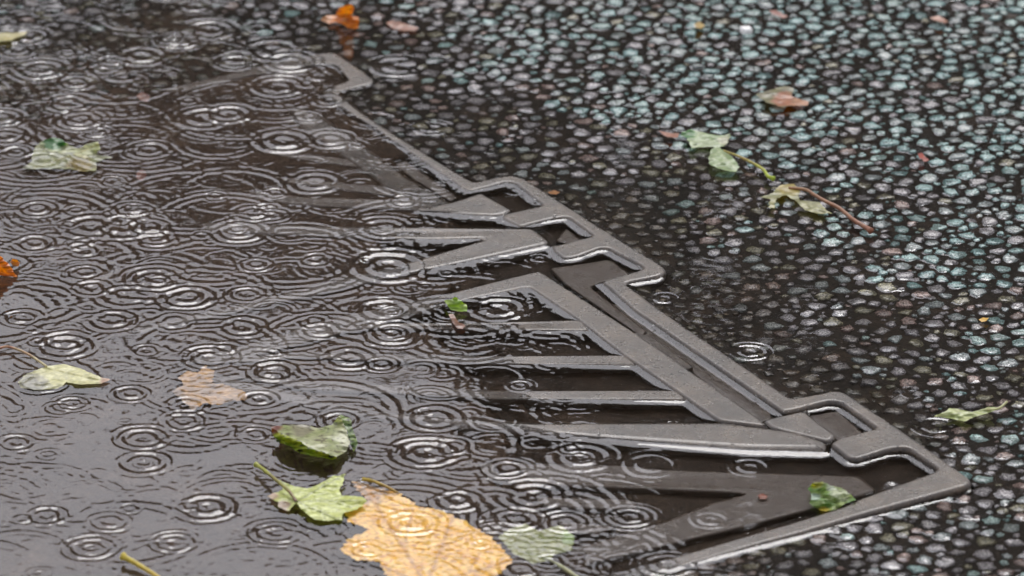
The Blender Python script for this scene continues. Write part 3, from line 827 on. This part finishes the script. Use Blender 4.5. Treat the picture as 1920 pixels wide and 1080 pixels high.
l = leaf('large sunken yellow leaf at the bottom edge under ripple rings',
     [(660,905),(700,915),(745,925),(767,939),(782,952),(829,960),(858,975),(889,991),(925,1014),(962,1056),(940,1078),(905,1100),(840,1120),(760,1110),(725,1085),(712,1056),(670,1053),(639,1035),(647,1017),(690,996),(652,980),(645,965),(690,940),(668,920)],
     ((.88,.44,.025),(1.0,.62,.12)), zdef=-.0016, seed=20, wav=.0006, rough_edge=.0012, zone=[(690,920,40,(.40,.24,.11))], spots_col=(.70,.32,.04), spot_amt=.40,
     veins=[((800,1100),(690,925),1.1),((800,1100),(850,970),1.1),((800,1100),(955,1055),1.1),((800,1100),(650,1035),.9),((760,1020),(775,955),.6),((825,1030),(890,1000),.6),((745,1000),(700,985),.6),((880,1075),(900,1040),.6)], vein_col=(.50,.22,.03))
l = tag(stalk([(680,898,1.5),(697,901,2),(712,907,2),(730,915,1.2),(748,926,-.5)], .0008, .0006, (.48,.36,.04), (.34,.20,.04), name='twig'), 'short yellow twig lying above the large sunken yellow leaf', 'twig')
l = tag(stalk([(330,1112,1),(300,1085,1.4),(268,1064,2.2),(246,1051,3),(230,1043,3.6)], .0010, .0012, (.50,.36,.05), (.55,.45,.06), name='leaf_stalk', knob=.0009), 'thick yellow leaf stalk poking up at the bottom edge, lower left', 'leaf stalk')
l = leaf('sunken pale green leaf right of the large yellow leaf at the bottom edge',
     [(935,1010),(955,996),(985,983),(1010,998),(1050,988),(1078,1008),(1070,1035),(1040,1042),(1030,1054),(1000,1060),(960,1040)],
     ((.20,.22,.06),(.29,.29,.11)), zdef=-.0015, wav=.0004, rough_edge=.0008, seed=21, zone=[(1070,1012,20,(.20,.30,.06))])
stalk([(1012,1046,-1.8),(1040,1056,-.6),(1062,1068,.6),(1090,1088,.8)], .0007, .0008, (.40,.42,.24), (.48,.46,.26), l)
l = leaf('crumpled green and yellow leaf against the lower bar of the drain frame',
     [(1515,915,3),(1527,904,6),(1543,903,7),(1556,910,6),(1579,915,6.5),(1592,925,5),(1605,938,2.5),(1587,943,2.5),(1571,954,1),(1548,959,.8),(1530,954,.8),(1517,943,1),(1522,930,3)],
     ((.08,.20,.025),(.30,.36,.12)), seed=22, wav=.0022, zone=[(1577,925,22,(.50,.54,.34)),(1532,908,13,(.26,.26,.02)),(1545,957,12,(.40,.31,.03)),(1528,932,11,(.42,.52,.40)),(1558,914,10,(.5,.54,.42))])  # whitish zones paint wet sky sheen into the leaf colour
l = leaf('light yellow-green leaf with a thin stalk lying on stones right of the drain corner',
     [(1752,780,2),(1770,773,2.6),(1780,765,3.4),(1800,767,3),(1823,773,3.4),(1853,763,4),(1872,764,4),(1873,768,3.6),(1847,776,3),(1823,784,2.2),(1807,790,1.6),(1790,786,1.6)],
     ((.34,.40,.14),(.46,.48,.22)), seed=23, wav=.0012, veins=[((1760,780),(1860,766),.5)], vein_col=(.5,.5,.3))
stalk([(1850,768,4),(1872,766,4.4),(1888,753,5)], .0006, .0006, (.44,.42,.2), (.45,.44,.22), l)
GF = 'small leaf flecks among the stones'
leaf('tiny golden yellow fleck among the stones at the right', [(1836,599),(1843,595),(1854,596),(1850,602),(1840,604)], ((.62,.34,.02),(.55,.30,.02)), zdef=.0022, seed=24, group=GF)
leaf('tiny ochre leaf fleck near the top, left of the white chip', [(1302,44),(1312,40),(1322,47),(1314,54),(1304,52)], ((.42,.28,.06),(.36,.24,.07)), zdef=.0034, seed=25, group=GF)
leaf('pinkish leaf strip among stones near the top centre right', [(1440,20),(1455,19),(1478,30),(1470,34),(1450,27)], ((.32,.13,.10),(.28,.14,.10)), zdef=.0036, seed=26, group=GF)
leaf('salmon leaf strip among stones at the top right', [(1742,33),(1760,29),(1779,40),(1772,44),(1752,38)], ((.36,.17,.10),(.30,.14,.09)), zdef=.0036, seed=27, group=GF)
leaf('tiny red leaf fleck among the stones at the right, below the top right strips', [(1720,288),(1728,286),(1742,300),(1734,303),(1724,296)], ((.36,.06,.03),(.30,.05,.03)), zdef=.0034, seed=28, group=GF)
leaf('orange fleck beside the upper tab of the drain frame', [(1027,361),(1038,358),(1050,361),(1044,366),(1032,365)], ((.40,.16,.03),(.34,.12,.02)), zdef=-.0006, seed=29, group=GF)
leaf('orange-red fleck on the sunken grate near the lower bar', [(1420,931),(1430,927),(1440,932),(1434,938),(1424,937)], ((.30,.065,.02),(.24,.05,.015)), zdef=-.001, seed=30, group=GF)
leaf('sunken rusty leaf scrap under the ripples at upper left', [(255,182),(268,176),(282,184),(276,194),(262,192)], ((.22,.075,.03),(.15,.055,.03)), zdef=-.0022, seed=31)
leaf('sunken brown leaf scrap below the half-sunk pale leaf', [(255,330),(266,322),(276,332),(268,344),(258,342)], ((.18,.06,.035),(.13,.05,.03)), zdef=-.0024, seed=32)
leaf('sunken tan leaf in the ripples left of the centre', [(330,395),(352,390),(372,402),(402,410),(412,422),(390,428),(362,420),(340,412)], ((.30,.18,.10),(.24,.15,.09)), zdef=-.004, seed=33)
# white chip
cv, cf, M = stone_geo(3, .0040, .003, (.1, .1), .4, *un(1400, 53, .003), .0036)
o = mesh_obj('stone_chip', [M @ Vector(p) for p in cv], cf, STONE)
set_tint(o.data, np.tile(np.array((.62, .60, .58)), (len(cv), 1)))
tag(o, 'single white stone chip lying on the road near the top', 'stone')

# ------------------------------------------------------------------ rain beads on the iron and a bubble on the water
bv, bf = [], []
def bead(x, y, z, r_, flat=.7):
    N, K = 10, 4; off = len(bv)
    for k in range(K):
        ph = math.pi / 2 * k / K
        for q in range(N):
            a = 2 * math.pi * q / N
            bv.append((x + r_ * math.cos(ph) * math.cos(a), y + r_ * math.cos(ph) * math.sin(a), z + r_ * flat * math.sin(ph)))
    bv.append((x, y, z + r_ * flat))
    for k in range(K - 1):
        for q in range(N):
            q2 = (q + 1) % N
            bf.append((off + k * N + q, off + k * N + q2, off + (k + 1) * N + q2, off + (k + 1) * N + q))
    for q in range(N): bf.append((off + (K - 1) * N + q, off + (K - 1) * N + (q + 1) % N, len(bv) - 1))
BM = [(inset(lp, .002), [inset(h_, -.002) for h_ in hs_], dz, zf) for lp, hs_, dz, zf in IRON_MASKS]
nb = 0
while nb < 420:
    u, v = random.uniform(680, 1830), random.uniform(190, 1020)
    x, y = unt(u, v); X1, Y1 = np.array([x]), np.array([y])
    for lp2, hs_, dz, zf in BM:
        if inside(lp2, X1, Y1)[0] and not any(inside(h_, X1, Y1)[0] for h_ in hs_):
            zt = zf(x, y) + dz
            if zt > max(.0006, water_z(x, y)):
                bead(x, y, zt - .00005, random.choice((.0003, .0004, .0004, .0005, .0007)) * random.uniform(.8, 1.2)); nb += 1
                break
beads = mesh_obj('rain_beads', bv, bf, WATER)
tag(beads, 'beads of rain water standing on the cast iron', kind='stuff')

bv, bf = [], []
bx_, by_ = un(1672, 912)
bead(bx_, by_, water_z(bx_, by_) - .0002, .0040, .5)
tag(mesh_obj('bubble', bv, bf, WATER), 'clear round bubble on the dark water beside the lower bar of the drain surround', 'bubble')

# ------------------------------------------------------------------ belt of trees across the road, mirrored in the puddle
def skyline(x):
    return float(np.interp(x, [-15, -6, -2, -1.1, -.8, -.45, .1, .6, 1.2, 2.2, 15], [5.2, 4.8, 4.8, 4.92, 5.0, 5.28, 5.75, 6.4, 7.2, 8.2, 8.6]))
tv, tf, tm = [], [], []
def trunk(x, y, h, r_):
    N = 9; off = len(tv); K = 7
    for k in range(K):
        t = k / (K - 1)
        for i in range(N):
            a = 2 * math.pi * i / N
            rr = r_ * (1 - .8 * t) * (1 + .35 * math.exp(-t * 14))
            tv.append((x + rr * math.cos(a) + .12 * math.sin(2 * t + x), y + rr * math.sin(a), h * t))
    for k in range(K - 1):
        for i in range(N):
            j = (i + 1) % N
            tf.append((off + k * N + i, off + k * N + j, off + (k + 1) * N + j, off + (k + 1) * N + i)); tm.append(1)
for i in range(13):
    x = -13 + i * 2.1 + random.uniform(-.5, .5)
    trunk(x, 12.4 + random.uniform(-.8, .8), skyline(x) * .9, .13 + .05 * random.random())
for _ in range(30000):
    x = random.uniform(-15, 15) if random.random() < .6 else random.uniform(-3.5, 3.5)
    top = skyline(x) + .12 * math.sin(5.1 * x) + .09 * math.sin(13.7 * x + 1)
    z = top * (1 - random.random() ** 1.25 * .97)
    y = 12 + random.gauss(0, .5)
    s = random.uniform(.07, .17)
    n = Vector((random.gauss(0, 1), random.gauss(0, 1) - .6, random.gauss(0, 1))).normalized()
    a = n.orthogonal().normalized(); b = n.cross(a)
    p = Vector((x, y, z))
    off = len(tv)
    for q in (a * s, b * s * .6, -a * s, -b * s * .6): tv.append(tuple(p + q))
    tf.append((off, off + 1, off + 2, off + 3)); tm.append(0)
trees = mesh_obj('tree_belt', tv, tf, FOLIAGE, smooth=False)
trees.data.materials.append(BARK)
trees.data.polygons.foreach_set('material_index', tm)
tag(trees, 'dark belt of trees across the road, mirrored in the puddle', kind='stuff')
